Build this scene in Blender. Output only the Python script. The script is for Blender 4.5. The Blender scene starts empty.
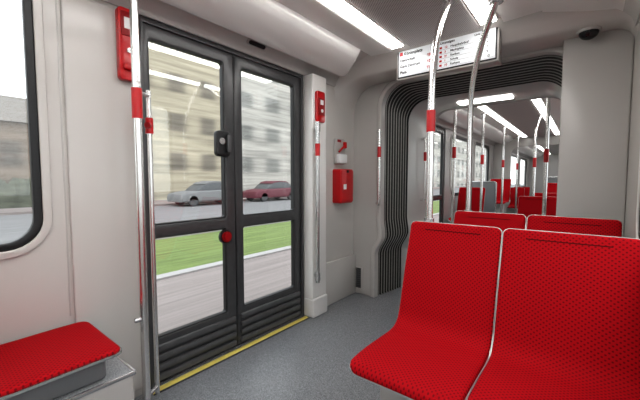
import bpy, bmesh, math, random
from mathutils import Vector, Matrix
random.seed(4)
S = bpy.context.scene
COL = S.collection
WL = {}   # world location of parents

# ------------------------------------------------------------ materials
def nodes_of(name):
    m = bpy.data.materials.new(name); m.use_nodes = True
    nt = m.node_tree
    return m, nt, nt.nodes['Principled BSDF']

def pmat(name, col, rough=0.5, metal=0.0, var=0.06, scale=12.0, bump=0.0, emit=0.0, stretch=None, coat=0.0):
    m, nt, b = nodes_of(name)
    N, L = nt.nodes, nt.links
    tc = N.new('ShaderNodeTexCoord'); mp = N.new('ShaderNodeMapping')
    if stretch: mp.inputs['Scale'].default_value = stretch
    nz = N.new('ShaderNodeTexNoise'); nz.inputs['Scale'].default_value = scale; nz.inputs['Detail'].default_value = 3
    L.new(tc.outputs['Object'], mp.inputs['Vector']); L.new(mp.outputs['Vector'], nz.inputs['Vector'])
    cr = N.new('ShaderNodeValToRGB')
    cr.color_ramp.elements[0].position = 0.3; cr.color_ramp.elements[1].position = 0.7
    cr.color_ramp.elements[0].color = (*[c*(1-var) for c in col], 1)
    cr.color_ramp.elements[1].color = (*[min(1, c*(1+var)) for c in col], 1)
    L.new(nz.outputs['Fac'], cr.inputs['Fac']); L.new(cr.outputs['Color'], b.inputs['Base Color'])
    b.inputs['Roughness'].default_value = rough; b.inputs['Metallic'].default_value = metal
    b.inputs['Coat Weight'].default_value = coat
    if emit:
        b.inputs['Emission Color'].default_value = (*col, 1); b.inputs['Emission Strength'].default_value = emit
    if bump:
        bp = N.new('ShaderNodeBump'); bp.inputs['Strength'].default_value = bump; bp.inputs['Distance'].default_value = 0.002
        L.new(nz.outputs['Fac'], bp.inputs['Height']); L.new(bp.outputs['Normal'], b.inputs['Normal'])
    return m

def speckle(name, c1, c2, c3, scale=220, rough=0.6):
    m, nt, b = nodes_of(name); N, L = nt.nodes, nt.links
    tc = N.new('ShaderNodeTexCoord')
    n1 = N.new('ShaderNodeTexNoise'); n1.inputs['Scale'].default_value = scale; n1.inputs['Detail'].default_value = 1
    n2 = N.new('ShaderNodeTexNoise'); n2.inputs['Scale'].default_value = 2.5
    L.new(tc.outputs['Object'], n1.inputs['Vector']); L.new(tc.outputs['Object'], n2.inputs['Vector'])
    cr = N.new('ShaderNodeValToRGB'); e = cr.color_ramp.elements
    e[0].position = 0.36; e[0].color = (*c1, 1); e[1].position = 0.66; e[1].color = (*c3, 1)
    k = e.new(0.5); k.color = (*c2, 1)
    L.new(n1.outputs['Fac'], cr.inputs['Fac'])
    mx = N.new('ShaderNodeMixRGB'); mx.blend_type = 'MULTIPLY'; mx.inputs['Fac'].default_value = 0.2
    L.new(cr.outputs['Color'], mx.inputs['Color1']); L.new(n2.outputs['Fac'], mx.inputs['Color2'])
    L.new(mx.outputs['Color'], b.inputs['Base Color']); b.inputs['Roughness'].default_value = rough
    bp = N.new('ShaderNodeBump'); bp.inputs['Strength'].default_value = 0.08; bp.inputs['Distance'].default_value = 0.001
    L.new(n1.outputs['Fac'], bp.inputs['Height']); L.new(bp.outputs['Normal'], b.inputs['Normal'])
    return m

def mathfn(N, L):
    def mth(op, a, bb=None):
        n = N.new('ShaderNodeMath'); n.operation = op
        for i, v in enumerate((a, bb)):
            if v is None: continue
            if isinstance(v, (int, float)): n.inputs[i].default_value = v
            else: L.new(v, n.inputs[i])
        return n.outputs[0]
    return mth

def fabric(name, seam=False):
    m, nt, b = nodes_of(name); N, L = nt.nodes, nt.links
    uv = N.new('ShaderNodeUVMap'); sp = N.new('ShaderNodeSeparateXYZ'); L.new(uv.outputs['UV'], sp.inputs['Vector'])
    mth = mathfn(N, L)
    a = 2*math.pi/0.019
    cx = mth('COSINE', mth('MULTIPLY', sp.outputs['X'], a)); cy = mth('COSINE', mth('MULTIPLY', sp.outputs['Y'], a))
    pr = mth('MULTIPLY', cx, cy)
    mr = N.new('ShaderNodeMapRange'); mr.inputs['From Min'].default_value = 0.25; mr.inputs['From Max'].default_value = 0.65
    L.new(pr, mr.inputs['Value'])
    mx = N.new('ShaderNodeMixRGB'); mx.inputs['Color1'].default_value = (0.385, 0.002, 0.007, 1); mx.inputs['Color2'].default_value = (0.16, 0.0015, 0.005, 1)
    L.new(mr.outputs['Result'], mx.inputs['Fac'])
    out = mx.outputs['Color']
    if seam:
        dy = mth('ABSOLUTE', mth('SUBTRACT', sp.outputs['Y'], 0.985)); ly = mth('LESS_THAN', dy, 0.0025)
        lx = mth('LESS_THAN', mth('ABSOLUTE', sp.outputs['X']), 0.135)
        m2 = N.new('ShaderNodeMixRGB'); m2.inputs['Color2'].default_value = (0.07, 0.002, 0.003, 1)
        L.new(mth('MULTIPLY', ly, lx), m2.inputs['Fac']); L.new(out, m2.inputs['Color1']); out = m2.outputs['Color']
    L.new(out, b.inputs['Base Color']); b.inputs['Roughness'].default_value = 0.8
    b.inputs['Specular IOR Level'].default_value = 0.15
    bp = N.new('ShaderNodeBump'); bp.inputs['Strength'].default_value = 0.2; bp.inputs['Distance'].default_value = 0.001; bp.invert = True
    L.new(mr.outputs['Result'], bp.inputs['Height']); L.new(bp.outputs['Normal'], b.inputs['Normal'])
    return m

def perforated(name):
    m, nt, b = nodes_of(name); N, L = nt.nodes, nt.links
    tc = N.new('ShaderNodeTexCoord'); sp = N.new('ShaderNodeSeparateXYZ'); L.new(tc.outputs['Object'], sp.inputs['Vector'])
    mth = mathfn(N, L)
    a = 2*math.pi/0.020
    pr = mth('MULTIPLY', mth('COSINE', mth('MULTIPLY', sp.outputs['X'], a)), mth('COSINE', mth('MULTIPLY', sp.outputs['Y'], a)))
    mr = N.new('ShaderNodeMapRange'); mr.inputs['From Min'].default_value = 0.15; mr.inputs['From Max'].default_value = 0.5
    L.new(pr, mr.inputs['Value'])
    mx = N.new('ShaderNodeMixRGB'); mx.inputs['Color1'].default_value = (0.52, 0.48, 0.47, 1); mx.inputs['Color2'].default_value = (0.18, 0.165, 0.16, 1)
    L.new(mr.outputs['Result'], mx.inputs['Fac']); L.new(mx.outputs['Color'], b.inputs['Base Color'])
    b.inputs['Roughness'].default_value = 0.5
    return m

def glassmat(name, tint=(0.95, 0.97, 0.97), refl=0.06):
    m = bpy.data.materials.new(name); m.use_nodes = True; nt = m.node_tree; nt.nodes.clear(); N, L = nt.nodes, nt.links
    o = N.new('ShaderNodeOutputMaterial'); t = N.new('ShaderNodeBsdfTransparent'); g = N.new('ShaderNodeBsdfGlossy')
    t.inputs['Color'].default_value = (*tint, 1); g.inputs['Roughness'].default_value = 0.03
    nz = N.new('ShaderNodeTexNoise'); nz.inputs['Scale'].default_value = 1.5
    mr = N.new('ShaderNodeMapRange'); mr.inputs['To Min'].default_value = refl*0.8; mr.inputs['To Max'].default_value = refl*1.2
    L.new(nz.outputs['Fac'], mr.inputs['Value'])
    mx = N.new('ShaderNodeMixShader'); L.new(mr.outputs['Result'], mx.inputs['Fac'])
    L.new(t.outputs[0], mx.inputs[1]); L.new(g.outputs[0], mx.inputs[2]); L.new(mx.outputs[0], o.inputs['Surface'])
    return m

def facade(name, wall, win, py=2.6):
    m, nt, b = nodes_of(name); N, L = nt.nodes, nt.links
    tc = N.new('ShaderNodeTexCoord'); sp = N.new('ShaderNodeSeparateXYZ'); L.new(tc.outputs['Object'], sp.inputs['Vector'])
    mth = mathfn(N, L)
    cy = mth('COSINE', mth('MULTIPLY', sp.outputs['Y'], 2*math.pi/py)); cz = mth('COSINE', mth('MULTIPLY', sp.outputs['Z'], 2*math.pi/2.9))
    def mr(v, a, bb):
        n = N.new('ShaderNodeMapRange'); n.interpolation_type = 'SMOOTHSTEP'; n.inputs['From Min'].default_value = a; n.inputs['From Max'].default_value = bb; L.new(v, n.inputs['Value']); return n.outputs[0]
    w = mth('MULTIPLY', mr(cy, -1.1, 0.9), mr(cz, -0.2, 0.4))
    mp = N.new('ShaderNodeMapping'); mp.inputs['Scale'].default_value = (0.2, 0.10, 1.8); L.new(tc.outputs['Object'], mp.inputs['Vector'])
    nz = N.new('ShaderNodeTexNoise'); nz.inputs['Scale'].default_value = 2.0; nz.inputs['Detail'].default_value = 4; L.new(mp.outputs['Vector'], nz.inputs['Vector'])
    mx = N.new('ShaderNodeMixRGB'); mx.inputs['Color1'].default_value = (*wall, 1); mx.inputs['Color2'].default_value = (*win, 1)
    L.new(mth('MULTIPLY', w, 0.75), mx.inputs['Fac'])
    m2 = N.new('ShaderNodeMixRGB'); m2.blend_type = 'OVERLAY'; m2.inputs['Fac'].default_value = 0.7
    L.new(mx.outputs['Color'], m2.inputs['Color1']); L.new(nz.outputs['Fac'], m2.inputs['Color2'])
    L.new(m2.outputs['Color'], b.inputs['Base Color']); b.inputs['Roughness'].default_value = 0.9
    return m

M = {}
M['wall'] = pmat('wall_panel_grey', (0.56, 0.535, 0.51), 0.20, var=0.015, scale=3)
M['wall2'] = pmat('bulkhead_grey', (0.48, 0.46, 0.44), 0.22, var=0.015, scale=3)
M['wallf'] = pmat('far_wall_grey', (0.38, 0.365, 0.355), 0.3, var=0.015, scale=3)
M['part'] = pmat('partition_grey', (0.20, 0.205, 0.21), 0.25, var=0.02, scale=3)
M['white'] = pmat('panel_white', (0.92, 0.905, 0.88), 0.16, var=0.01, scale=3)
M['post'] = pmat('post_off_white', (0.70, 0.685, 0.665), 0.2, var=0.01, scale=3)
M['lining'] = pmat('gangway_lining_grey', (0.52, 0.51, 0.495), 0.25, var=0.01, scale=3)
M['ceil'] = pmat('ceiling_white', (0.80, 0.775, 0.75), 0.28, var=0.01, scale=3)
M['perf'] = perforated('perforated_ceiling_panel')
M['dark'] = pmat('dark_grey_door_paint', (0.062, 0.062, 0.064), 0.26, var=0.06, scale=20)
M['dark2'] = pmat('dark_grey_ribbed_panel', (0.09, 0.09, 0.093), 0.26, var=0.06, scale=20)
M['black'] = pmat('black_rubber', (0.012, 0.012, 0.013), 0.4, var=0.1, scale=30)
M['bell'] = pmat('bellows_rubber', (0.010, 0.010, 0.011), 0.3, var=0.1, scale=30)
M['ridge'] = pmat('ridge_highlight_and_line_grey', (0.34, 0.335, 0.325), 0.22, var=0.1, scale=30)  # highlights on the bellows crests painted as light grey; also display row lines
M['chrome'] = pmat('brushed_steel', (0.84, 0.83, 0.82), 0.24, 1.0, var=0.02, scale=60)
M['alu'] = pmat('satin_aluminium', (0.60, 0.60, 0.60), 0.26, 0.85, var=0.03, scale=60)
M['red'] = pmat('signal_red_plastic', (0.50, 0.004, 0.008), 0.28, var=0.05, scale=10, coat=0.2)
M['redd'] = pmat('dark_red_plastic', (0.28, 0.004, 0.007), 0.35, var=0.05, scale=10)
M['shell'] = pmat('seat_shell_grey', (0.60, 0.59, 0.58), 0.26, 0.4, var=0.03, scale=10)
M['fabc'] = fabric('red_dotted_fabric')
M['fabb'] = fabric('red_dotted_fabric_with_seam', True)
M['floor'] = speckle('grey_speckled_floor', (0.14, 0.145, 0.155), (0.225, 0.232, 0.245), (0.34, 0.348, 0.36), rough=0.34)
M['pod'] = speckle('light_speckled_step', (0.22, 0.225, 0.23), (0.33, 0.335, 0.345), (0.52, 0.53, 0.54), scale=200)
M['yellow'] = pmat('yellow_marking', (0.76, 0.62, 0.16), 0.5, var=0.08, scale=40)
M['glass'] = glassmat('window_glass')
M['lamp'] = pmat('lamp_diffuser', (1.0, 0.985, 0.96), 0.5, var=0.0, emit=13.0)
M['lampf'] = pmat('far_lamp_diffuser', (1.0, 0.985, 0.96), 0.5, var=0.0, emit=7.0)
M['screen'] = pmat('screen_white', (0.78, 0.80, 0.82), 0.3, var=0.01, emit=0.2)
M['ink'] = pmat('screen_ink', (0.01, 0.01, 0.012), 0.5, var=0.05)
M['label'] = pmat('label_white', (0.8, 0.8, 0.8), 0.5, var=0.03)
M['asph'] = pmat('asphalt', (0.22, 0.215, 0.215), 0.9, var=0.15, scale=3, stretch=(2.0, 0.1, 1))
M['conc'] = pmat('concrete_paving', (0.29, 0.25, 0.235), 0.9, var=0.16, scale=5, stretch=(3.0, 0.08, 1))
M['kerb'] = pmat('kerb_stone', (0.42, 0.40, 0.39), 0.8, var=0.05, scale=4, stretch=(1, 0.1, 1))
M['grass'] = pmat('grass', (0.165, 0.22, 0.07), 0.95, var=0.30, scale=6, stretch=(2.0, 0.12, 1))
M['leaf'] = pmat('foliage', (0.10, 0.105, 0.075), 0.95, var=0.5, scale=2.5, stretch=(1, 0.35, 1.6))
M['facA'] = facade('beige_facade', (0.47, 0.42, 0.32), (0.14, 0.125, 0.11))
M['facB'] = facade('pale_grey_facade', (0.48, 0.46, 0.42), (0.17, 0.175, 0.165), 3.4)
M['facC'] = facade('brown_facade', (0.20, 0.155, 0.12), (0.09, 0.075, 0.065), 1.8)
M['roof'] = pmat('roof_tiles', (0.20, 0.175, 0.155), 0.8, var=0.15, scale=4, stretch=(1, 0.2, 1))
M['carS'] = pmat('silver_car_paint', (0.22, 0.22, 0.22), 0.6, 0.1, var=0.03)
M['carR'] = pmat('red_car_paint', (0.16, 0.045, 0.06), 0.55, 0.1, var=0.03)
M['cglass'] = pmat('car_window', (0.11, 0.115, 0.12), 0.5, var=0.05)
M['dot'] = pmat('glossy_black_dome', (0.01, 0.01, 0.012), 0.08, var=0.05)

# ------------------------------------------------------------ object helpers
def tag(o, label=None, cat=None, kind=None, group=None):
    if label: o['label'] = label
    if cat: o['category'] = cat
    if kind: o['kind'] = kind
    if group: o['group'] = group
    return o

def thing(name, loc, label=None, cat=None, kind=None, group=None, parent=None):
    o = bpy.data.objects.new(name, None); o.empty_display_size = 0.1
    COL.objects.link(o); loc = Vector(loc)
    if parent: o.parent = parent; o.location = loc - WL[parent.name]
    else: o.location = loc
    WL[o.name] = loc
    return tag(o, label, cat, kind, group)

def obj(name, verts, faces, mats, parent=None, uv=None, midx=None, ang=35, flat=False, **kw):
    verts = [Vector(v) for v in verts]
    if parent: org = WL[parent.name]
    else:
        lo = [min(v[i] for v in verts) for i in range(3)]; hi = [max(v[i] for v in verts) for i in range(3)]
        org = Vector(((lo[0]+hi[0])/2, (lo[1]+hi[1])/2, lo[2]))
    me = bpy.data.meshes.new(name)
    me.from_pydata([v-org for v in verts], [], faces)
    if not isinstance(mats, (list, tuple)): mats = [mats]
    for mm in mats: me.materials.append(mm)
    if midx:
        for p, i in zip(me.polygons, midx): p.material_index = i
    if uv:
        l = me.uv_layers.new(name='UVMap')
        for lp in me.loops: l.data[lp.index].uv = uv[lp.vertex_index]
    bm = bmesh.new(); bm.from_mesh(me); bmesh.ops.recalc_face_normals(bm, faces=bm.faces[:]); bm.to_mesh(me); bm.free()
    me.update()
    if not flat:
        for p in me.polygons: p.use_smooth = True
        me.set_sharp_from_angle(angle=math.radians(ang))
    o = bpy.data.objects.new(name, me); COL.objects.link(o)
    if parent: o.parent = parent
    else: o.location = org
    WL[o.name] = org
    return tag(o, **{('cat' if k == 'category' else k): v for k, v in kw.items()})

def bm_out(bm):
    bm.verts.ensure_lookup_table(); bm.verts.index_update()
    v = [x.co.copy() for x in bm.verts]; f = [[q.index for q in p.verts] for p in bm.faces]; bm.free(); return v, f

def box(name, lo, hi, mat, parent=None, bev=0.004, seg=2, rot=None, **kw):
    bm = bmesh.new(); bmesh.ops.create_cube(bm, size=1)
    lo, hi = Vector(lo), Vector(hi); c = (lo+hi)/2; d = hi-lo
    for v in bm.verts: v.co = Vector((v.co[i]*d[i] for i in range(3)))
    if bev: bmesh.ops.bevel(bm, geom=bm.edges[:], offset=min(bev, min(d)*0.45), segments=seg, profile=0.5, affect='EDGES')
    for v in bm.verts:
        if rot is not None: v.co = rot @ v.co
        v.co += c
    v, f = bm_out(bm)
    return obj(name, v, f, mat, parent, **kw)

def catmull(P, n=8):
    P = [Vector(p) for p in P]
    if len(P) < 3: return P
    Q = [P[0]*2-P[1]] + P + [P[-1]*2-P[-2]]; out = []
    for i in range(1, len(Q)-2):
        a, b, c, d = Q[i-1:i+3]
        for k in range(n):
            t = k/n
            out.append(0.5*((2*b)+(c-a)*t+(2*a-5*b+4*c-d)*t*t+(3*b-a-3*c+d)*t**3))
    out.append(P[-1]); return out

def tube(name, pts, r, mat, parent=None, curve=True, seg=14, **kw):
    P = catmull(pts, 8) if curve else [Vector(p) for p in pts]
    T = []
    for i in range(len(P)):
        T.append((P[min(i+1, len(P)-1)]-P[max(i-1, 0)]).normalized())
    n = T[0].orthogonal().normalized(); V = []; F = []
    for i, p in enumerate(P):
        n = (n - T[i]*n.dot(T[i])).normalized(); b = T[i].cross(n)
        for k in range(seg):
            a = 2*math.pi*k/seg; V.append(p+(n*math.cos(a)+b*math.sin(a))*r)
    for i in range(len(P)-1):
        for k in range(seg):
            F.append([i*seg+k, i*seg+(k+1) % seg, (i+1)*seg+(k+1) % seg, (i+1)*seg+k])
    F.append(list(range(seg))[::-1]); F.append([(len(P)-1)*seg+k for k in range(seg)])
    return obj(name, V, F, mat, parent, ang=50, **kw)

def rr(x0, y0, x1, y1, r, n=7):
    out = []
    for cx, cy, a0 in ((x1-r, y0+r, -90), (x1-r, y1-r, 0), (x0+r, y1-r, 90), (x0+r, y0+r, 180)):
        for k in range(n+1):
            a = math.radians(a0+90*k/n); out.append((cx+r*math.cos(a), cy+r*math.sin(a)))
    return out

def plate(name, outer, holes, th, fn, mat, parent=None, bev=0.0, ang=35, **kw):
    cu = bpy.data.curves.new('tmp', 'CURVE'); cu.dimensions = '2D'; cu.fill_mode = 'BOTH'
    cu.extrude = max(th/2-bev, 0.0005); cu.bevel_depth = bev; cu.bevel_resolution = 2; cu.offset = -bev
    for lp in [outer]+list(holes):
        sp = cu.splines.new('POLY'); sp.points.add(len(lp)-1); sp.use_cyclic_u = True
        for i, p in enumerate(lp): sp.points[i].co = (p[0], p[1], 0, 1)
    t = bpy.data.objects.new('tmp', cu); COL.objects.link(t)
    dg = bpy.context.evaluated_depsgraph_get(); dg.update()
    me = bpy.data.meshes.new_from_object(t.evaluated_get(dg))
    bm = bmesh.new(); bm.from_mesh(me); bmesh.ops.remove_doubles(bm, verts=bm.verts[:], dist=1e-5)
    v, f = bm_out(bm)
    bpy.data.objects.remove(t); bpy.data.curves.remove(cu); bpy.data.meshes.remove(me)
    return obj(name, [fn(*p) for p in v], f, mat, parent, ang=ang, **kw)

def YZ(x): return lambda u, v, w: (x+w, u, v)
def XZ(y): return lambda u, v, w: (u, y-w, v)

def prism(name, prof, y0, y1, mat, parent=None, ang=35, n=1, **kw):
    k = len(prof); V = []; F = []
    for j in range(n+1):
        y = y0+(y1-y0)*j/n
        V += [(p[0], y, p[1]) for p in prof]
    for j in range(n):
        for i in range(k): F.append([j*k+i, j*k+(i+1) % k, (j+1)*k+(i+1) % k, (j+1)*k+i])
    F.append(list(range(k))); F.append([n*k+i for i in range(k)][::-1])
    return obj(name, V, F, mat, parent, ang=ang, **kw)

def disc(name, c, r, depth, axis, mat, parent=None, seg=24, bev=0.002, **kw):
    bm = bmesh.new(); bmesh.ops.create_cone(bm, cap_ends=True, segments=seg, radius1=r, radius2=r, depth=depth)
    if bev: bmesh.ops.bevel(bm, geom=[e for e in bm.edges if abs(e.verts[0].co.z-e.verts[1].co.z) < 1e-6], offset=bev, segments=2, affect='EDGES')
    q = Vector((0, 0, 1)).rotation_difference(Vector(axis)).to_matrix()
    for v in bm.verts: v.co = q @ v.co + Vector(c)
    v, f = bm_out(bm); return obj(name, v, f, mat, parent, **kw)

def text(name, s, size, origin, ux, uy, mat, parent, ext=0.0006, bold=0.0, **kw):
    cu = bpy.data.curves.new('t', 'FONT'); cu.body = s; cu.size = size; cu.extrude = ext; cu.offset = bold
    t = bpy.data.objects.new('t', cu); COL.objects.link(t)
    dg = bpy.context.evaluated_depsgraph_get(); dg.update()
    me = bpy.data.meshes.new_from_object(t.evaluated_get(dg))
    ux, uy = Vector(ux), Vector(uy); un = ux.cross(uy); o = Vector(origin)
    V = [o+ux*v.co.x+uy*v.co.y+un*v.co.z for v in me.vertices]; F = [list(p.vertices) for p in me.polygons]
    bpy.data.objects.remove(t); bpy.data.curves.remove(cu); bpy.data.meshes.remove(me)
    return obj(name, V, F, mat, parent, flat=True, **kw)

# ------------------------------------------------------------ dimensions
XL, XR, XC = -1.90, 0.20, -0.87
XG = -0.82       # gangway centre
ZC = 2.25
Y0 = -2.2
Y2, YE = 4.05, 16.5

# ------------------------------------------------------------ floor
box('floor', (XL-0.08, Y0-0.1, -0.12), (XR+0.08, YE+0.1, 0.0), M['floor'], bev=0, kind='structure', label='grey speckled tram floor covering')

# ------------------------------------------------------------ walls
def notch(y0, y1, doors, z1=2.3):
    pts = [(y0, 0)]
    for a, b in doors: pts += [(a, 0), (a, 2.08), (b, 2.08), (b, 0)]
    return pts + [(y1, 0), (y1, z1), (y0, z1)]

wins_l1 = [(-1.9, -1.0), (-0.95, 0.37)]
wins_r1 = [(-1.9, -0.6), (-0.4, 0.9), (1.0, 2.1)]
wl2 = [(6.1, 7.5), (7.7, 9.1)]
wr2 = [(4.4, 5.7), (5.9, 7.3), (7.5, 9.1)]
wl3 = [(10.2, 11.8), (12.1, 13.8), (14.1, 15.8)]
WZ0, WZ1, WR = 0.90, 2.13, 0.13
def wall(name, x, y0, y1, doors, wins, side):
    holes = [rr(a, WZ0, b, WZ1-(0 if y1 < 3.1 else 0.1), WR) for a, b in wins]
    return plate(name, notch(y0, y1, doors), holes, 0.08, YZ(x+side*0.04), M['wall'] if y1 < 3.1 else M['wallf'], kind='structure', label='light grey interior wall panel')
wall('wall_left', XL, Y0, 3.0, [(0.815, 2.13)], wins_l1, -1)
wall('wall_right', XR, Y0, 3.0, [], wins_r1, 1)
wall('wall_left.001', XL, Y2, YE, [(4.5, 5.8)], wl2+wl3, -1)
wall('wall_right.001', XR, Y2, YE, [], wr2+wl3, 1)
box('wall_back', (XL, Y0-0.08, 0), (XR, Y0, 2.3), M['wall'], bev=0, kind='structure')
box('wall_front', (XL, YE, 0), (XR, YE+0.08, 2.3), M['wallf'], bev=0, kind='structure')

wn = 0
def window(x, a, b, side, top, gw=0.03):
    global wn; wn += 1
    w = thing('window_%d' % wn, (x, (a+b)/2, WZ0), kind='structure')
    plate('gasket', rr(a-0.002, WZ0-0.002, b+0.002, top+0.002, WR), [rr(a+gw, WZ0+gw, b-gw, top-gw, WR-0.025)], 0.035, YZ(x+side*0.014), M['black'], w, bev=0.006)
    plate('pane', rr(a+0.02, WZ0+0.02, b-0.02, top-0.02, WR-0.015), [], 0.006, YZ(x+side*0.025), M['glass'], w)
    plate('rim', rr(a-0.035, WZ0-0.035, b+0.035, top+0.005, WR+0.035), [rr(a-0.001, WZ0-0.001, b+0.001, top+0.001, WR)], 0.016, YZ(x-side*0.004), M['wall'], w, bev=0.006)
for a, b in wins_l1: window(XL, a, b, -1, WZ1)
for a, b in wins_r1: window(XR, a, b, 1, WZ1)
for a, b in wl2+wl3: window(XL, a, b, -1, WZ1-0.1, 0.06)
for a, b in wr2+wl3: window(XR, a, b, 1, WZ1-0.1, 0.06)

def trim(n, lo, hi, mat, bev=0.002): return box('trim_%d' % n, lo, hi, mat, bev=bev, kind='structure')
trim(1, (XL, 0.452, 0.55), (XL+0.0015, 0.458, 2.08), M['wall2'])
trim(2, (XL, 2.40, 0.1), (XL+0.002, 2.408, 2.05), M['wall2'])
plate('trim_3', rr(0.47, 0.04, 0.79, 2.06, 0.05), [], 0.02, YZ(XL+0.008), M['wall'], bev=0.008, kind='structure')
trim(4, (XL, 2.36, 0.0), (XL+0.035, 2.93, 0.42), M['wall'], 0.012)
box('baseboard_left', (XL, -2.2, 0), (XL+0.012, 0.79, 0.09), M['wall2'], kind='structure')
box('baseboard_right', (XR-0.012, -2.2, 0), (XR, 2.78, 0.09), M['wall2'], kind='structure')
box('trim_5', (-0.153, 2.80, 0.0), (XR, 2.94, 2.16), M['wall2'], bev=0.012, seg=3, kind='structure')

# ------------------------------------------------------------ ceiling
box('ceiling', (XL-0.08, Y0-0.1, ZC+0.02), (XR+0.08, YE+0.1, ZC+0.1), M['ceil'], bev=0, kind='structure', label='white tram ceiling')
def mir(p): return [((XL+XR)-x, z) for x, z in p]
side_prof = [(-1.46, ZC+0.02), (-1.46, ZC), (-1.265, ZC-0.004), (-1.26, ZC+0.02)]
cent_prof = [(-1.12, ZC+0.02), (-1.12, ZC-0.004), (-0.61, ZC-0.004), (-0.61, ZC+0.02)]
rside = [(-0.47, ZC+0.02), (-0.465, ZC-0.004), (-0.25, ZC), (-0.25, ZC+0.02)]
cove = [(XL, 2.085), (XL+0.012, 2.085), (XL+0.03, 2.13), (XL+0.09, 2.19), (XL+0.2, 2.235), (XL+0.46, ZC+0.01), (XL+0.46, ZC+0.02), (XL, ZC+0.02)]
duct = [(-1.79, 2.19), (-1.798, 2.165), (-1.788, 2.144), (-1.76, 2.130), (-1.72, 2.125), (-1.62, 2.138), (-1.50, 2.178), (-1.468, 2.200), (-1.455, 2.228), (-1.46, ZC+0.02), (-1.72, ZC+0.02)]
tn = 5
def tp(prof, a, b, mat, **k):
    global tn; tn += 1
    return prism('trim_%d' % tn, prof, a, b, mat, kind='structure', **k)
for a, b in ((Y0, 2.62), (Y2+0.05, YE)):
    tp(side_prof, a, b, M['ceil']); tp(cent_prof, a, b, M['perf']); tp(rside, a, b, M['ceil'])
    tp(cove, a, b if b > 3 else 2.93, M['wall']); tp(mir(cove), a, b if b > 3 else 2.93, M['wall'])
def ductobj(name, prof, y0, y1):
    k = len(prof); V = []; F = []
    ys = [(y0, 1)] + [(y1-0.14+0.14*math.sin(t*math.pi/2/8), math.cos(t*math.pi/2/8)) for t in range(0, 9)]
    for y, s in ys:
        s = max(s, 0.02)**0.6
        for p in prof:
            sl = -0.28*max(0, (p[0]-(-1.78))/0.32) if y > y0+0.1 else 0
            zz = p[1] if p[1] > 2.26 else 2.27-(2.27-p[1])*s
            V.append((p[0], y+sl, zz))
    n = len(ys)
    for j in range(n-1):
        for i in range(k): F.append([j*k+i, j*k+(i+1) % k, (j+1)*k+(i+1) % k, (j+1)*k+i])
    F.append(list(range(k))); F.append([(n-1)*k+i for i in range(k)][::-1])
    return obj(name, V, F, M['white'], kind='structure', ang=50)
ductobj('trim_20', duct, Y0, 2.62)
tp(duct, Y2+0.1, YE, M['white'], ang=50); tp(mir(duct), Y2+0.1, YE, M['white'], ang=50)
# low angled panel along the right-hand cove
tp([(-0.25, ZC+0.02), (-0.25, ZC-0.004), (0.10, 2.190), (0.16, 2.15), (0.185, 2.10), (XR, 2.09), (XR, ZC+0.02)], Y0, 2.62, M['ceil'], ang=25)
v = thing('ceiling_vent', (-1.84, 1.6, 2.15), label='small dark oval vent slot in the panel above the doors', cat='vent')
def slant(c): return lambda u, v_, w_: (c[0]+0.707*w_+0.707*v_, c[1]+u, c[2]-0.707*w_+0.707*v_)
plate('vent_frame', rr(-0.085, -0.022, 0.085, 0.022, 0.021), [], 0.010, slant((-1.841, 1.58, 2.154)), M['wall2'], v, bev=0.003)
plate('vent_slot', rr(-0.072, -0.014, 0.072, 0.014, 0.0135), [], 0.006, slant((-1.835, 1.58, 2.148)), M['black'], v, bev=0.001)

def lamp(x0, x1, a, b):
    t = thing('ceiling_light', ((x0+x1)/2, (a+b)/2, ZC-0.01), label='long white linear LED ceiling light strip', cat='ceiling light', group='linear ceiling lights')
    box('diffuser', (x0+0.008, a, ZC-0.012), (x1-0.008, b, ZC+0.01), M['lamp'] if b < 3 else M['lampf'], t, bev=0.004)
    box('housing', (x0, a-0.005, ZC-0.004), (x1, b+0.005, ZC+0.02), M['white'], t, bev=0.003)
for a, b in ((Y0+0.1, 2.46), (4.3, 9.4), (9.9, 16.2)):
    lamp(-1.250, -1.138, a, b); lamp(-0.598, -0.486, a, b)

# ------------------------------------------------------------ gangway outline
HI = 0.755
def ss(a, b, z):
    t = min(max((z-a)/(b-a), 0), 1); return t*t*(3-2*t)
def hw(z):
    return HI - 0.020*ss(0.82, 0.64, z) + 0.080*ss(0.64, 0.44, z)
def outline(off=0.0, top=2.12, r=0.22, dh=0.0):
    L = []
    zs = [0, 0.12, 0.25]+[0.34+0.50*i/14 for i in range(15)]+[1.1, 1.5, top-r]
    for z in zs: L.append((-hw(z)-dh, z))
    for k in range(1, 11):
        a = math.pi-math.pi/2*k/10; L.append((-(HI+dh-r)+r*math.cos(a), top-r+r*math.sin(a)))
    full = L+[(-x, z) for x, z in reversed(L)]
    out = []
    for i, p in enumerate(full):
        a = full[max(i-1, 0)]; b = full[min(i+1, len(full)-1)]
        t = Vector((b[0]-a[0], b[1]-a[1])).normalized(); nrm = Vector((-t.y, t.x))
        z = p[1]+nrm.y*off
        if i in (0, len(full)-1): z = 0
        out.append((XG+p[0]+nrm.x*off, max(z, 0)))
    return out
IN = dict(top=2.035, dh=-0.065)

def bulk(name, y, th, o, mat, xa=XL-0.02, xb=XR+0.02):
    return plate(name, [(xa, 0)]+o+[(xb, 0), (xb, 2.29), (xa, 2.29)], [], th, XZ(y), mat, bev=0.012, kind='structure', ang=40)
bulk('wall_bulkhead', 2.965, 0.07, outline(0.0), M['wall2'])
bulk('wall_bulkhead.001', 4.09, 0.07, outline(0.0, **IN), M['wall2'])
bulk('wall_bulkhead.002', 9.65, 0.07, outline(0.0, **IN), M['wall2'])
plate('trim_30', outline(0.05)+outline(0.0)[::-1], [], 0.03, XZ(2.925), M['wall2'], bev=0.012, kind='structure', ang=40)
plate('trim_38', outline(0.05, **IN)+outline(0.0, **IN)[::-1], [], 0.655, XZ(3.7225), M['lining'], bev=0.012, kind='structure', ang=40)

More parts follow.
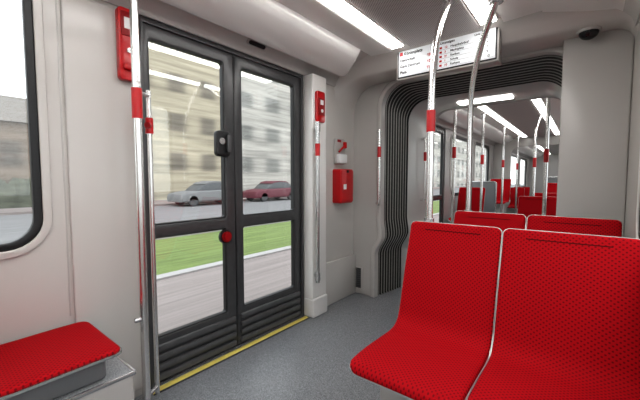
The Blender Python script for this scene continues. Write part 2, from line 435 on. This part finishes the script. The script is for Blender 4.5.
def bellows(name, ya, yb, n):
    rings = []; step = (yb-ya)/n
    for i in range(n):
        y = ya+i*step
        rings += [(y, 0.0, 1), (y+step*0.10, -0.006, 1), (y+step*0.20, 0.0, 0), (y+step*0.30, 0.04, 0), (y+step*0.90, 0.04, 0)]
    rings.append((yb, 0.0, 1))
    V = []; F = []; mi = []
    for y, off, m_ in rings:
        f = (y-ya)/(yb-ya)
        V += [(x, y, z) for x, z in outline(off, top=2.12-0.085*f, dh=-0.065*f)]
    k = len(outline())
    for j in range(len(rings)-1):
        for i in range(k-1):
            F.append([j*k+i, j*k+i+1, (j+1)*k+i+1, (j+1)*k+i]); mi.append(rings[j][2])
    return obj(name, V, F, [M['bell'], M['ridge']], midx=mi, ang=40,
               label='black pleated rubber gangway bellows with highlights painted on its ridges', cat='gangway bellows')
bellows('gangway_bellows', 3.002, 3.394, 9)
gl = thing('ceiling_light', (XC, 3.8, 2.0), label='short transverse white light panel in the gangway ceiling', cat='ceiling light')
box('diffuser', (-1.11, 3.73, 2.022), (-0.60, 3.87, 2.0345), M['lampf'], gl, bev=0.003)

V = []; F = []
RL, RR_ = 0.26, 0.10
xs = [XL+RL*(1-math.cos(i*math.pi/2/10)) for i in range(0, 11)]+[XL+0.4, XC, XR-0.3]+[XR-RR_*(1-math.cos(i*math.pi/2/8)) for i in range(8, -1, -1)]
for x in xs:
    dl, dr = x-XL, XR-x
    drop = 0.0
    if dl < RL: drop = RL-math.sqrt(max(RL*RL-(RL-dl)**2, 0))
    if dr < RR_: drop = RR_-math.sqrt(max(RR_*RR_-(RR_-dr)**2, 0))
    zb = 2.14-drop
    prof = [(2.47, 2.262), (2.53, 2.245), (2.60, min(2.21, zb+0.07)), (2.635, zb+0.015), (2.67, zb), (2.90, zb-0.005), (2.94, zb), (2.94, 2.27)]
    V += [(x, y, z) for y, z in prof]
k = 8
for j in range(len(xs)-1):
    for i in range(k): F.append([j*k+i, j*k+(i+1) % k, (j+1)*k+(i+1) % k, (j+1)*k+i])
F.append(list(range(k))); F.append([(len(xs)-1)*k+i for i in range(k)][::-1])
obj('trim_31', V, F, M['wall'], kind='structure', ang=40)

# ------------------------------------------------------------ passenger display
dsp = thing('passenger_display', (XC, 2.56, 2.02), label='white passenger information display with route text above the gangway', cat='display screen')
x0, x1, zb, zt, yf = -1.225, -0.515, 2.035, 2.24, 2.55
box('housing', (x0-0.022, yf+0.004, zb-0.022), (x1+0.022, 2.68, 2.262), M['wall2'], dsp, bev=0.010)
box('bezel', (x0-0.010, yf, zb-0.010), (x1+0.010, yf+0.02, zt+0.010), M['black'], dsp, bev=0.004)
box('screen', (x0, yf-0.003, zb), (x1, yf+0.01, zt), M['screen'], dsp, bev=0.002)
box('screen_divider', (XC-0.036, yf-0.0045, zb+0.004), (XC-0.033, yf-0.002, zt-0.004), M['ink'], dsp, bev=0)
UX, UZ = (1, 0, 0), (0, 0, 1)
box('line_marker', (x0+0.010, yf-0.005, zt-0.040), (x0+0.036, yf-0.002, zt-0.012), M['red'], dsp, bev=0)
ty = yf-0.004
rows = [('Königsplatz', '', 0.033), ('Heinrichstr', '603', 0.028), ('Gera Zentrum', '603', 0.028), ('Plaza', 'TON', 0.028)]
for i, (a, b_, s) in enumerate(rows):
    z = zt-0.040-i*0.047
    text('screen_text', a, s, (x0+(0.045 if i == 0 else 0.014), ty, z), UX, UZ, M['ink'], dsp, bold=0.0006)
    if b_: text('screen_text', b_, s, (x0+0.235, ty, z), UX, UZ, M['red'], dsp, bold=0.0010)
text('screen_text', 'Umsteigen', 0.025, (XC-0.022, ty, zt-0.028), UX, UZ, M['ink'], dsp, bold=0.0005)
text('screen_text', 'Linie', 0.020, (XC+0.22, ty, zt-0.028), UX, UZ, M['ink'], dsp, bold=0.0003)
for i, (nn, ss_, mm) in enumerate([('12', 'Hauptbahnhof', '2'), ('3', 'Marktplatz', '4'), ('26', 'Stadion', '7'), ('1', 'Schule', '9'), ('10', 'Rathaus', '12')]):
    z = zt-0.062-i*0.032
    text('screen_text', ss_, 0.022, (XC+0.055, ty, z), UX, UZ, M['ink'], dsp, bold=0.0004)
    text('screen_text', nn, 0.022, (XC+0.012, ty, z), UX, UZ, M['red'], dsp, bold=0.0005)
    text('screen_text', mm, 0.022, (XC+0.30, ty, z), UX, UZ, M['ink'], dsp, bold=0.0004)
    box('row_marker', (XC-0.024, yf-0.005, z), (XC-0.006, yf-0.002, z+0.015), M['red'], dsp, bev=0)
    box('row_line', (XC-0.028, yf-0.0045, z-0.008), (XC+0.345, yf-0.0025, z-0.0068), M['ridge'], dsp, bev=0)

cam_ = thing('security_camera', (-0.02, 2.68, 2.10), label='small black security camera dome under the header', cat='security camera')
disc('base_ring', (-0.02, 2.72, 2.132), 0.062, 0.016, (0, 0, 1), M['wall2'], cam_)
bm = bmesh.new(); bmesh.ops.create_uvsphere(bm, u_segments=20, v_segments=12, radius=0.052)
bmesh.ops.delete(bm, geom=[v for v in bm.verts if v.co.z > 0.012], context='VERTS')
for v in bm.verts: v.co = Vector((v.co.x, v.co.y, v.co.z*0.85))+Vector((-0.02, 2.72, 2.125))
vv, ff = bm_out(bm); obj('dome', vv, ff, M['dot'], cam_)

# ------------------------------------------------------------ doors
def door(n, a, b, sl, sr, x=-1.935):
    d = thing('door_%d' % n, (x, (a+b)/2, 0.0), kind='structure', label='dark grey framed glass tram door leaf')
    g1 = (a+sl, 0.94, b-sr, 1.985); g2 = (a+sl, 0.275, b-sr, 0.870)
    plate('frame', [(a, 0.012), (b, 0.012), (b, 2.075), (a, 2.075)], [rr(*g1, 0.022), rr(*g2, 0.022)], 0.045, YZ(x), M['dark'], d, bev=0.005)
    for g in (g1, g2):
        plate('gasket', rr(g[0]-0.004, g[1]-0.004, g[2]+0.004, g[3]+0.004, 0.022), [rr(g[0]+0.008, g[1]+0.008, g[2]-0.008, g[3]-0.008, 0.016)], 0.036, YZ(x), M['black'], d, bev=0.003)
        plate('pane', rr(g[0]-0.002, g[1]-0.002, g[2]+0.002, g[3]+0.002, 0.022), [], 0.006, YZ(x), M['glass'], d)
    for z in (0.025, 0.083, 0.141, 0.199):
        box('kick_rib', (x+0.015, a+0.02, z), (x+0.045, b-0.02, z+0.040), M['dark2'], d, bev=0.012)
    box('edge_seal', (x-0.02, b-0.006, 0.02), (x+0.026, b+0.004, 2.07), M['black'], d, bev=0.003)
    return d
d1 = door(1, 0.832, 1.432, 0.028, 0.080)
d2 = door(2, 1.437, 2.108, 0.055, 0.070)
plate('trim_32', [(0.812, 0), (0.832, 0), (0.832, 2.055), (2.108, 2.055), (2.108, 0), (2.135, 0), (2.135, 2.085), (0.812, 2.085)], [], 0.07, YZ(XL-0.03), M['dark'], bev=0.004, kind='structure')
box('trim_33', (-1.96, 0.82, 0.0), (-1.876, 2.13, 0.010), M['alu'], bev=0.003, kind='structure')
box('trim_34', (-1.874, 0.80, 0.0), (-1.835, 2.125, 0.009), M['yellow'], bev=0.002, kind='structure')
box('trim_35', (-1.834, 0.80, 0.0), (-1.826, 2.125, 0.008), M['dark2'], bev=0.002, kind='structure')
plate('lock_housing', rr(1.262, 1.355, 1.372, 1.525, 0.028), [], 0.040, YZ(-1.893), M['black'], d1, bev=0.010)
disc('lock_cylinder', (-1.870, 1.300, 1.455), 0.022, 0.014, (1, 0, 0), M['alu'], d1)
box('latch', (-1.873, 1.332, 1.385), (-1.848, 1.360, 1.50), M['dark2'], d1, bev=0.007)
disc('button_base', (-1.902, 1.335, 0.815), 0.047, 0.025, (1, 0, 0), M['black'], d1)
disc('door_button', (-1.886, 1.335, 0.815), 0.036, 0.03, (1, 0, 0), M['redd'], d1, bev=0.008)
door(3, 4.52, 5.145, 0.05, 0.06); door(4, 5.15, 5.78, 0.05, 0.06)

# ------------------------------------------------------------ pillar beside the door with rail
plate('trim_36', rr(2.139, 0.0, 2.335, 2.09, 0.02), [], 0.10, YZ(XL+0.05), M['post'], bev=0.014, kind='structure')
plate('trim_37', rr(2.133, 0.0, 2.341, 0.17, 0.02), [], 0.112, YZ(XL+0.056), M['post'], bev=0.014, kind='structure')
hr = thing('grab_rail', (-1.745, 2.12, 0.4), label='vertical steel grab rail with red marker on the white pillar', cat='grab rail')
tube('rail', [(-1.742, 2.135, 0.33), (-1.742, 2.135, 1.68)], 0.017, M['alu'], hr, False, seg=18)
for z in (0.38, 1.63):
    tube('bracket', [(-1.802, 2.18, z), (-1.742, 2.135, z)], 0.016, M['alu'], hr, False)
    disc('mount', (-1.797, 2.19, z), 0.030, 0.020, (1, -0.2, 0), M['alu'], hr)
    tube('collar', [(-1.742, 2.135, z-0.03), (-1.742, 2.135, z+0.03)], 0.022, M['alu'], hr, False, seg=18)
tube('grip_band', [(-1.742, 2.135, 1.40), (-1.742, 2.135, 1.50)], 0.021, M['red'], hr, False, seg=18)

def dev_box(name, label, cat, lo, hi, mat, deco=()):
    t = thing(name, (lo[0], (lo[1]+hi[1])/2, lo[2]), label=label, cat=cat)
    plate('body', rr(lo[1], lo[2], hi[1], hi[2], min(0.02, (hi[1]-lo[1])/3)), [], hi[0]-lo[0], YZ((lo[0]+hi[0])/2), mat, t, bev=0.006)
    return t
e1 = dev_box('emergency_unit', 'red emergency unit with white label on the door pillar', 'emergency device', (-1.802, 2.17, 1.69), (-1.775, 2.28, 1.95), M['red'])
box('cover', (-1.777, 2.185, 1.75), (-1.767, 2.265, 1.89), M['redd'], e1, bev=0.005)
box('sticker', (-1.768, 2.205, 1.835), (-1.7655, 2.245, 1.875), M['label'], e1, bev=0)
disc('knob', (-1.767, 2.225, 1.785), 0.014, 0.014, (1, 0, 0), M['label'], e1)
e2 = dev_box('emergency_unit.001', 'tall red emergency door release beside the pole', 'emergency device', (-1.884, 0.69, 1.71), (-1.845, 0.785, 2.07), M['red'])
box('cover', (-1.848, 0.702, 1.93), (-1.838, 0.773, 2.05), M['redd'], e2, bev=0.005)
box('sticker', (-1.839, 0.715, 1.965), (-1.8365, 0.755, 2.02), M['label'], e2, bev=0)
box('release_handle', (-1.85, 0.705, 1.76), (-1.825, 0.77, 1.79), M['red'], e2, bev=0.008)
disc('lock', (-1.843, 0.738, 1.86), 0.013, 0.012, (1, 0, 0), M['alu'], e2)
e3 = dev_box('extinguisher_cabinet', 'closed red fire extinguisher cabinet on the grey wall', 'cabinet', (-1.902, 2.555, 0.975), (-1.81, 2.775, 1.305), M['red'])
plate('door', rr(2.565, 0.985, 2.765, 1.295, 0.015), [], 0.012, YZ(-1.807), M['red'], e3, bev=0.004)
box('latch', (-1.803, 2.65, 1.27), (-1.792, 2.68, 1.295), M['black'], e3, bev=0.003)
box('sticker', (-1.8025, 2.60, 1.11), (-1.8005, 2.65, 1.16), M['label'], e3, bev=0)
e4 = dev_box('emergency_hammer_case', 'small clear case with red emergency hammer above the red cabinet', 'safety device', (-1.902, 2.57, 1.35), (-1.875, 2.73, 1.60), M['wall2'])
box('case', (-1.88, 2.585, 1.36), (-1.835, 2.715, 1.45), M['label'], e4, bev=0.01)
tube('hammer_handle', [(-1.855, 2.60, 1.47), (-1.855, 2.70, 1.54)], 0.010, M['red'], e4, False)
box('hammer_head', (-1.870, 2.685, 1.51), (-1.84, 2.715, 1.57), M['red'], e4, bev=0.005)
box('sticker', (-1.876, 2.60, 1.565), (-1.8735, 2.66, 1.59), M['redd'], e4, bev=0)
vg = thing('wall_vent', (-1.80, 2.92, 0.06), label='small dark louvred vent low on the grey bulkhead', cat='vent')
box('vent_frame', (-1.862, 2.915, 0.06), (-1.785, 2.932, 0.29), M['wall2'], vg, bev=0.004)
box('vent_grille', (-1.852, 2.910, 0.07), (-1.795, 2.920, 0.28), M['dark'], vg, bev=0.003)
for i in range(9): box('louvre', (-1.852, 2.905, 0.078+i*0.022), (-1.795, 2.913, 0.086+i*0.022), M['dark2'], vg, bev=0)
gr = thing('grab_rail.001', (-1.545, 2.86, 0.96), label='short vertical steel grab rail at the gangway edge', cat='grab rail')
tube('rail', [(-1.62, 2.92, 0.97), (-1.58, 2.87, 0.975), (-1.565, 2.86, 1.02), (-1.565, 2.86, 1.62), (-1.58, 2.87, 1.665), (-1.62, 2.92, 1.67)], 0.014, M['chrome'], gr)
tube('grip_band', [(-1.565, 2.86, 1.42), (-1.565, 2.86, 1.52)], 0.018, M['red'], gr, False)
gr2 = thing('grab_rail.003', (-1.40, 3.75, 0.96), label='vertical steel grab rail on the pale gangway lining', cat='grab rail')
tube('rail', [(-1.505, 3.75, 0.97), (-1.47, 3.75, 0.975), (-1.455, 3.75, 1.02), (-1.455, 3.75, 1.62), (-1.47, 3.75, 1.665), (-1.505, 3.75, 1.67)], 0.014, M['chrome'], gr2)
tube('grip_band', [(-1.455, 3.75, 1.42), (-1.455, 3.75, 1.52)], 0.018, M['red'], gr2, False)

# ------------------------------------------------------------ poles
def pole(pts, r, bands, label, curve=True, foot=None, br=0.004):
    b = pts[0]
    t = thing('grab_pole', b, label=label, cat='pole')
    tube('tube', pts, r, M['chrome'], t, curve, seg=18)
    for p, q in bands: tube('grip_band', [p, q], r+br, M['red'], t, False, seg=18)
    if foot: tube('foot_fitting', [Vector(b), Vector(b)+Vector((0, 0, 0.05))], r+0.008, M['alu'], t, False)
    e = Vector(pts[-1])
    disc('ceiling_flange', (e.x, e.y, e.z-0.006), r+0.02, 0.012, (0, 0, 1), M['alu'], t)
    return t
px, py = -1.72, 0.715
p1 = pole([(px, py, 0.0), (px, py, 2.19)], 0.020, [((px, py, 1.50), (px, py, 1.645))], 'vertical steel pole with red grip band beside the door', False, 0.02)
disc('clamp_stub', (px, py-0.025, 0.50), 0.012, 0.04, (0, 1, 0), M['alu'], p1)
p2 = thing('grab_rail.002', (-1.775, 0.80, 0.05), label='slim vertical steel rail with red fitting at the door edge', cat='grab rail')
tube('rail', [(-1.775, 0.795, 0.04), (-1.775, 0.795, 1.66)], 0.012, M['chrome'], p2, False)
for z in (0.08, 1.63):
    tube('bracket', [(px-0.014, py+0.02, z), (-1.775, 0.795, z)], 0.010, M['alu'], p2, False)
tube('clamp', [(-1.775, 0.795, 1.44), (-1.775, 0.795, 1.52)], 0.019, M['red'], p2, False)
disc('stop_button', (-1.758, 0.78, 1.48), 0.016, 0.02, (1, -1, 0), M['redd'], p2)

pole([(-0.665, 1.785, 0.94), (-0.665, 1.785, 1.2), (-0.665, 1.785, 1.62), (-0.665, 1.81, 1.84), (-0.665, 1.88, 2.04), (-0.665, 2.03, 2.25)], 0.019,
     [((-0.665, 1.785, 1.46), (-0.665, 1.785, 1.575))], 'curved steel pole with red grip band rising from a seat back', foot=0.02)
pole([(-0.66, 2.55, 0.93), (-0.66, 2.55, 1.2), (-0.66, 2.535, 1.65), (-0.635, 2.48, 1.88), (-0.56, 2.37, 2.08), (-0.45, 2.21, 2.25)], 0.019,
     [], 'curved plain steel pole rising from the second seat row', foot=0.02)
for (x, y, c, z) in ((-0.36, 4.55, 0, 1.4), (-0.64, 6.2, 1, 1.4), (-1.42, 4.7, 0, 1.5), (-1.30, 5.75, 0, 1.45), (-1.30, 7.45, 0, 1.45), (-1.30, 9.2, 0, 1.45), (-0.76, 9.4, 0, 1.45)):
    pts = [(x, y, 0.0), (x, y, 2.25)] if not c else [(x, y, 0.0), (x, y, 1.0), (x, y, 1.7), (x, y+0.08, 1.98), (x+0.03, y+0.25, 2.25)]
    pole(pts, 0.020, [((x, y, z), (x, y, z+0.15))], 'steel pole with red grip band in the next car section', bool(c), 0.02, br=0.006)

# ------------------------------------------------------------ seats
PR, AL, LT, SB = [], [], 0, 0
def set_profile(prof, ysplit):
    global PR, AL, LT, SB
    PR = catmull([(0, a, b) for a, b in prof], 14)
    AL = [0.0]
    for i in range(1, len(PR)): AL.append(AL[-1]+(PR[i]-PR[i-1]).length)
    LT = AL[-1]
    SB = next((AL[i] for i in range(len(PR)) if PR[i].y > ysplit), LT)
def at(s):
    s = min(max(s, 0), LT)
    for i in range(1, len(AL)):
        if s <= AL[i] or i == len(AL)-1:
            t = (s-AL[i-1])/max(AL[i]-AL[i-1], 1e-9)
            p = PR[i-1].lerp(PR[i], t); q = (PR[min(i+1, len(PR)-1)]-PR[max(i-2, 0)]).normalized()
            return p, Vector((0, -q.z, q.y))
def edges(n):
    return [math.sin(math.pi/2*math.sin(math.pi/2*(-1+2*i/n))) for i in range(n+1)]
def edges2(n):
    return [math.sin(math.pi/2*(-1+2*i/n)) for i in range(n+1)]
def pad(name, s0, s1, W, r0, r1, th, mat, parent, ns=56, nt=24, fa=True, fb=True, dishd=0.006):
    V = []; U = []; F = []
    for a in edges2(ns):
        s = s0+(s1-s0)*(a+1)/2; p, nrm = at(s)
        d0, d1 = s-s0, s1-s; h = W
        if fa and d0 < r0: h = W-r0+math.sqrt(max(r0*r0-(r0-d0)**2, 0))
        if fb and d1 < r1: h = min(h, W-r1+math.sqrt(max(r1*r1-(r1-d1)**2, 0)))
        ea = 1.0
        if (a < 0 and fa) or (a > 0 and fb): ea = 1-abs(a)**24
        for b in edges(nt):
            e = max(ea*(1-abs(b)**22), 0)**0.4
            dish = dishd*(b*b-1)
            V.append(p+nrm*(th*e+dish*e)+Vector((b*h, 0, 0))); U.append((b*h, s))
    k = nt+1
    for j in range(ns):
        for i in range(nt): F.append([j*k+i, j*k+i+1, (j+1)*k+i+1, (j+1)*k+i])
    return obj(name, V, F, mat, parent, uv=U, ang=80)
def shell(name, W, r0, r1, th, mat, parent, ns=70, nt=10):
    V = []; F = []
    for side in (0, 1):
        for a in edges2(ns):
            s = LT*(a+1)/2; p, nrm = at(s); h = W
            if s < r0: h = W-r0+math.sqrt(max(r0*r0-(r0-s)**2, 0))
            if LT-s < r1: h = min(h, W-r1+math.sqrt(max(r1*r1-(r1-(LT-s))**2, 0)))
            for i in range(nt+1):
                b = -1+2*i/nt; V.append(p-nrm*(th*side+0.001)+Vector((b*h, 0, 0)))
    k = nt+1; n1 = (ns+1)*k
    for side in (0, 1):
        for j in range(ns):
            for i in range(nt): F.append([side*n1+j*k+i, side*n1+j*k+i+1, side*n1+(j+1)*k+i+1, side*n1+(j+1)*k+i])
    bd = [i for i in range(k)]+[j*k+nt for j in range(1, ns+1)]+[ns*k+i for i in range(nt-1, -1, -1)]+[j*k for j in range(ns-1, 0, -1)]
    for i in range(len(bd)):
        a, b = bd[i], bd[(i+1) % len(bd)]; F.append([a, b, b+n1, a+n1])
    return obj(name, V, F, mat, parent, ang=40)

set_profile([(-0.632, 0.402), (-0.628, 0.424), (-0.605, 0.438), (-0.50, 0.444), (-0.36, 0.440), (-0.26, 0.438), (-0.195, 0.452), (-0.155, 0.495), (-0.128, 0.57), (-0.100, 0.67), (-0.062, 0.79), (-0.022, 0.91), (-0.005, 0.978)], -0.185)
proto = thing('passenger_chair', (0, 0, 0), label='red dotted fabric tram seat with grey shell on the aisle side', cat='seat', group='paired tram seats')
c_ = [pad('seat_cushion', 0.010, SB, 0.2212, 0.048, 0.01, 0.020, M['fabc'], proto, fb=False),
      pad('backrest', SB, LT-0.003, 0.2212, 0.01, 0.027, 0.020, M['fabb'], proto, fa=False),
      shell('seat_shell', 0.2245, 0.052, 0.029, 0.012, M['shell'], proto)]
ped = box('pedestal', (-0.15, -0.50, 0.0), (0.15, -0.20, 0.422), M['wall2'], proto, bev=0.02)
def seat_copy(loc, rz=0.0, label=None, low=None, group='paired tram seats', sx=1.0):
    n = proto.copy(); COL.objects.link(n); n.location = loc; n.rotation_euler = (0, 0, rz); n.scale = (sx, 1, 1)
    if label: n['label'] = label
    n['group'] = group
    for ch in c_:
        q = ch.copy(); COL.objects.link(q); q.parent = n
    q = ped.copy(); COL.objects.link(q); q.parent = n
    return n
proto.location = (-0.5185, 1.735, 0)
seat_copy((-0.0515, 1.735, 0), label='red dotted fabric tram seat with grey shell beside the wall', sx=1.075)
seat_copy((-0.515, 2.50, 0), label='red fabric tram seat in second row beside a pole')
seat_copy((-0.058, 2.50, 0), label='red fabric tram seat in second row beside the wall', sx=1.02)
far = 'red fabric tram seat in the next car section'
G2 = 'tram seats in the next car section'
def platform(x0, x1, a, b, h):
    t = thing('seat_platform', ((x0+x1)/2, (a+b)/2, 0), label='low grey platform carrying a seat in the next section', cat='platform')
    box('body', (x0, a, 0), (x1, b, h-0.012), M['wall2'], t, bev=0.01)
    box('top_covering', (x0+0.006, a+0.006, h-0.014), (x1-0.006, b-0.006, h), M['floor'], t, bev=0.002)
def partition(x0, x1, y, h):
    t = thing('partition', ((x0+x1)/2, y, 0), label='grey partition panel with steel frame beside the seats', cat='partition')
    plate('panel', rr(x0+0.015, 0.02, x1-0.015, h-0.015, 0.05), [], 0.014, XZ(y), M['part'], t)
    plate('frame', rr(x0, 0.0, x1, h, 0.06), [rr(x0+0.025, 0.03, x1-0.025, h-0.025, 0.045)], 0.03, XZ(y), M['alu'], t, bev=0.006)
platform(-1.88, -1.36, 5.85, 7.15, 0.09)
seat_copy((-1.60, 6.40, 0.09), 0, far, group=G2)
partition(-1.88, -1.36, 7.25, 1.18)
platform(-1.88, -1.36, 7.9, 9.1, 0.25)
seat_copy((-1.60, 8.95, 0.25), 0, far, group=G2)
seat_copy((-1.60, 11.2, 0.0), 0, far, group=G2); seat_copy((-1.60, 12.4, 0.0), 0, far, group=G2)
seat_copy((-0.50, 6.9, 0.0), 0, far, group=G2); seat_copy((-0.05, 6.9, 0.0), 0, far, group=G2)
platform(-0.74, 0.18, 8.3, 9.2, 0.16)
seat_copy((-0.50, 8.9, 0.16), 0, far, group=G2); seat_copy((-0.05, 8.9, 0.16), 0, far, group=G2)
partition(-0.74, 0.18, 9.26, 1.28)
seat_copy((-0.50, 11.0, 0.0), 0, far, group=G2); seat_copy((-0.50, 12.6, 0.0), 0, far, group=G2)
seat_copy((-0.50, 5.35, 0.0), 0, far, group=G2)

ns_ = thing('passenger_chair.100', (-1.645, -0.110, 0.0), label='red fabric seat mounted on a grey equipment box below the window', cat='seat', group='paired tram seats')
set_profile([(-0.628, 0.510), (-0.610, 0.513), (-0.50, 0.514), (-0.36, 0.511), (-0.26, 0.512), (-0.195, 0.528), (-0.155, 0.575), (-0.128, 0.65), (-0.100, 0.74), (-0.062, 0.86), (-0.022, 0.98), (-0.005, 1.045)], -0.185)
WL[ns_.name] = Vector((0, 0, 0))
pad('seat_cushion', 0.008, SB, 0.2205, 0.045, 0.01, 0.014, M['fabc'], ns_, fb=False, dishd=0.003)
pad('backrest', SB, LT-0.004, 0.222, 0.01, 0.040, 0.018, M['fabb'], ns_, fa=False)
shell('seat_shell', 0.2258, 0.052, 0.043, 0.010, M['alu'], ns_)
box('pedestal', (-0.175, -0.575, 0.400), (0.205, 0.10, 0.503), M['part'], ns_, bev=0.02, seg=3)
ns_.rotation_euler = (0, 0, math.pi)

eq = thing('equipment_box', (-1.665, 0.0, 0.0), label='grey equipment box with speckled top supporting the single seat', cat='equipment box')
box('body', (XL+0.013, -0.75, 0.0), (-1.445, 0.56, 0.388), M['wall2'], eq, bev=0.025, seg=4)
box('top_covering', (XL+0.013, -0.745, 0.386), (-1.452, 0.553, 0.3995), M['pod'], eq, bev=0.005)
box('edge_profile', (-1.454, -0.745, 0.384), (-1.442, 0.563, 0.401), M['alu'], eq, bev=0.004)
box('edge_profile', (XL+0.013, 0.551, 0.384), (-1.442, 0.563, 0.401), M['alu'], eq, bev=0.004)

# ------------------------------------------------------------ exterior
GZ = -0.32
def ext(name, lo, hi, mat, label, cat): return box(name, lo, hi, mat, bev=0, label=label, cat=cat)
ext('road', (-60, -60, GZ-0.3), (40, 140, GZ), M['asph'], 'pale grey asphalt road surface', 'road')
ext('pavement', (-4.85, -40, GZ), (-2.15, 100, GZ+0.04), M['conc'], 'light concrete paving beside the tram', 'pavement')
ext('grass_strip', (-8.1, -40, GZ), (-5.05, 100, GZ+0.06), M['grass'], 'bright green grass verge strip', 'grass')
ext('kerb', (-5.05, -40, GZ), (-4.85, 100, GZ+0.07), M['kerb'], 'pale kerb stone beside the grass', 'kerb')
ext('kerb.001', (-8.35, -40, GZ), (-8.1, 100, GZ+0.12), M['kerb'], 'pale kerb stone beside the road', 'kerb')
ext('pavement.001', (-23.5, -40, GZ), (-19.5, 120, GZ+0.10), M['conc'], 'far footpath in front of the houses', 'pavement')
def building(y0, y1, h, mat, label, roof=1.5):
    t = thing('building', (-28, (y0+y1)/2, GZ), label=label, cat='building')
    box('body', (-34, y0, GZ), (-24, y1, h), mat, t, bev=0)
    prism('roof', [(-34.4, h), (-23.8, h), (-26.5, h+roof), (-31.5, h+roof)], y0, y1, M['roof'], t)
building(7.2, 18.4, 17.5, M['facA'], 'beige multi-storey house with rows of windows')
building(18.6, 40, 16, M['facB'], 'pale grey multi-storey house with rows of windows')
building(-14, 6.5, 4.3, M['facC'], 'low brown house with a grey pitched roof', 1.8)
building(42, 60, 13, M['facA'], 'beige house further along the street')
building(63, 110, 12, M['facB'], 'long pale grey house further along the street')
rnd = random.Random(7); V = []; F = []
cols = 60
for i in range(cols+1):
    y = -6+12*i/cols; j = lambda s: rnd.uniform(-s, s)
    V += [(-22.6+j(.08), y, GZ+0.10), (-22.65+j(.12), y+j(.05), GZ+0.8+j(.1)), (-22.9+j(.1), y+j(.05), GZ+1.5+j(.25)), (-23.2+j(.1), y, GZ+1.4+j(.25)), (-23.35+j(.05), y, GZ+0.10)]
for i in range(cols):
    for q in range(5): F.append([i*5+q, i*5+(q+1) % 5, (i+1)*5+(q+1) % 5, (i+1)*5+q])
F.append([0, 1, 2, 3, 4]); F.append([cols*5+q for q in (4, 3, 2, 1, 0)])
obj('hedge', V, F, M['leaf'], label='dark green hedge in front of the low brown house', cat='hedge', kind='stuff')

def car(x, y, mat, label):
    t = thing('car', (x, y, GZ), label=label, cat='car')
    body = [(-2.1, .25), (-2.14, .5), (-2.05, .70), (-1.7, .80), (-1.0, .88), (1.5, .93), (1.95, .88), (2.12, .70), (2.14, .45), (2.08, .25)]
    plate('body', [(y+a, GZ+b) for a, b in body], [], 1.7, YZ(x), mat, t, bev=0.10)
    cab = [(-1.1, .84), (-0.75, 1.12), (-0.35, 1.33), (0.2, 1.40), (0.9, 1.37), (1.4, 1.18), (1.75, .90)]
    plate('window_band', [(y+a, GZ+b) for a, b in cab], [], 1.45, YZ(x), M['cglass'], t, bev=0.06)
    rf = [(-0.55, 1.27), (-0.3, 1.38), (0.2, 1.46), (0.9, 1.43), (1.3, 1.27), (0.9, 1.34), (0.2, 1.37), (-0.3, 1.30)]
    plate('roof', [(y+a, GZ+b) for a, b in rf], [], 1.42, YZ(x), mat, t, bev=0.01)
    for a in (-1.35, 1.35):
        for s in (-1, 1): disc('wheel', (x+s*0.74, y+a, GZ+0.32), 0.32, 0.22, (1, 0, 0), M['dark2'], t, bev=0.04)
car(-18.4, 11.6, M['carS'], 'dull grey parked car at the far kerb')
car(-18.4, 17.0, M['carR'], 'dark red parked car at the far kerb')
car(-18.4, 22.2, M['carS'], 'dull grey parked car next to the dark red car')

# ------------------------------------------------------------ light
w = bpy.data.worlds.new('World'); S.world = w; w.use_nodes = True
nt = w.node_tree; bg = nt.nodes['Background']
tc = nt.nodes.new('ShaderNodeTexCoord'); sx = nt.nodes.new('ShaderNodeSeparateXYZ'); cr = nt.nodes.new('ShaderNodeValToRGB')
nt.links.new(tc.outputs['Generated'], sx.inputs[0]); nt.links.new(sx.outputs['Z'], cr.inputs['Fac'])
cr.color_ramp.elements[0].color = (0.97, 0.97, 0.97, 1); cr.color_ramp.elements[1].color = (0.88, 0.92, 1.0, 1)
nt.links.new(cr.outputs['Color'], bg.inputs['Color']); bg.inputs['Strength'].default_value = 2.1
sun = bpy.data.lights.new('Sun', 'SUN'); sun.energy = 1.0; sun.angle = math.radians(25)
so = bpy.data.objects.new('Sun', sun); COL.objects.link(so); so.rotation_euler = (math.radians(35), math.radians(20), 0)

# ------------------------------------------------------------ camera
cam = bpy.data.cameras.new('Camera'); cam.sensor_width = 36; cam.lens = 330/640*36; cam.clip_start = 0.02; cam.clip_end = 500
co = bpy.data.objects.new('Camera', cam); COL.objects.link(co)
co.location = (0, 0, 1.2); co.rotation_euler = (math.radians(90-3.47), 0, math.radians(38.8))
S.camera = co
S.view_settings.view_transform = 'Standard'
try: S.view_settings.look = 'Medium High Contrast'
except Exception: S.view_settings.look = 'None'
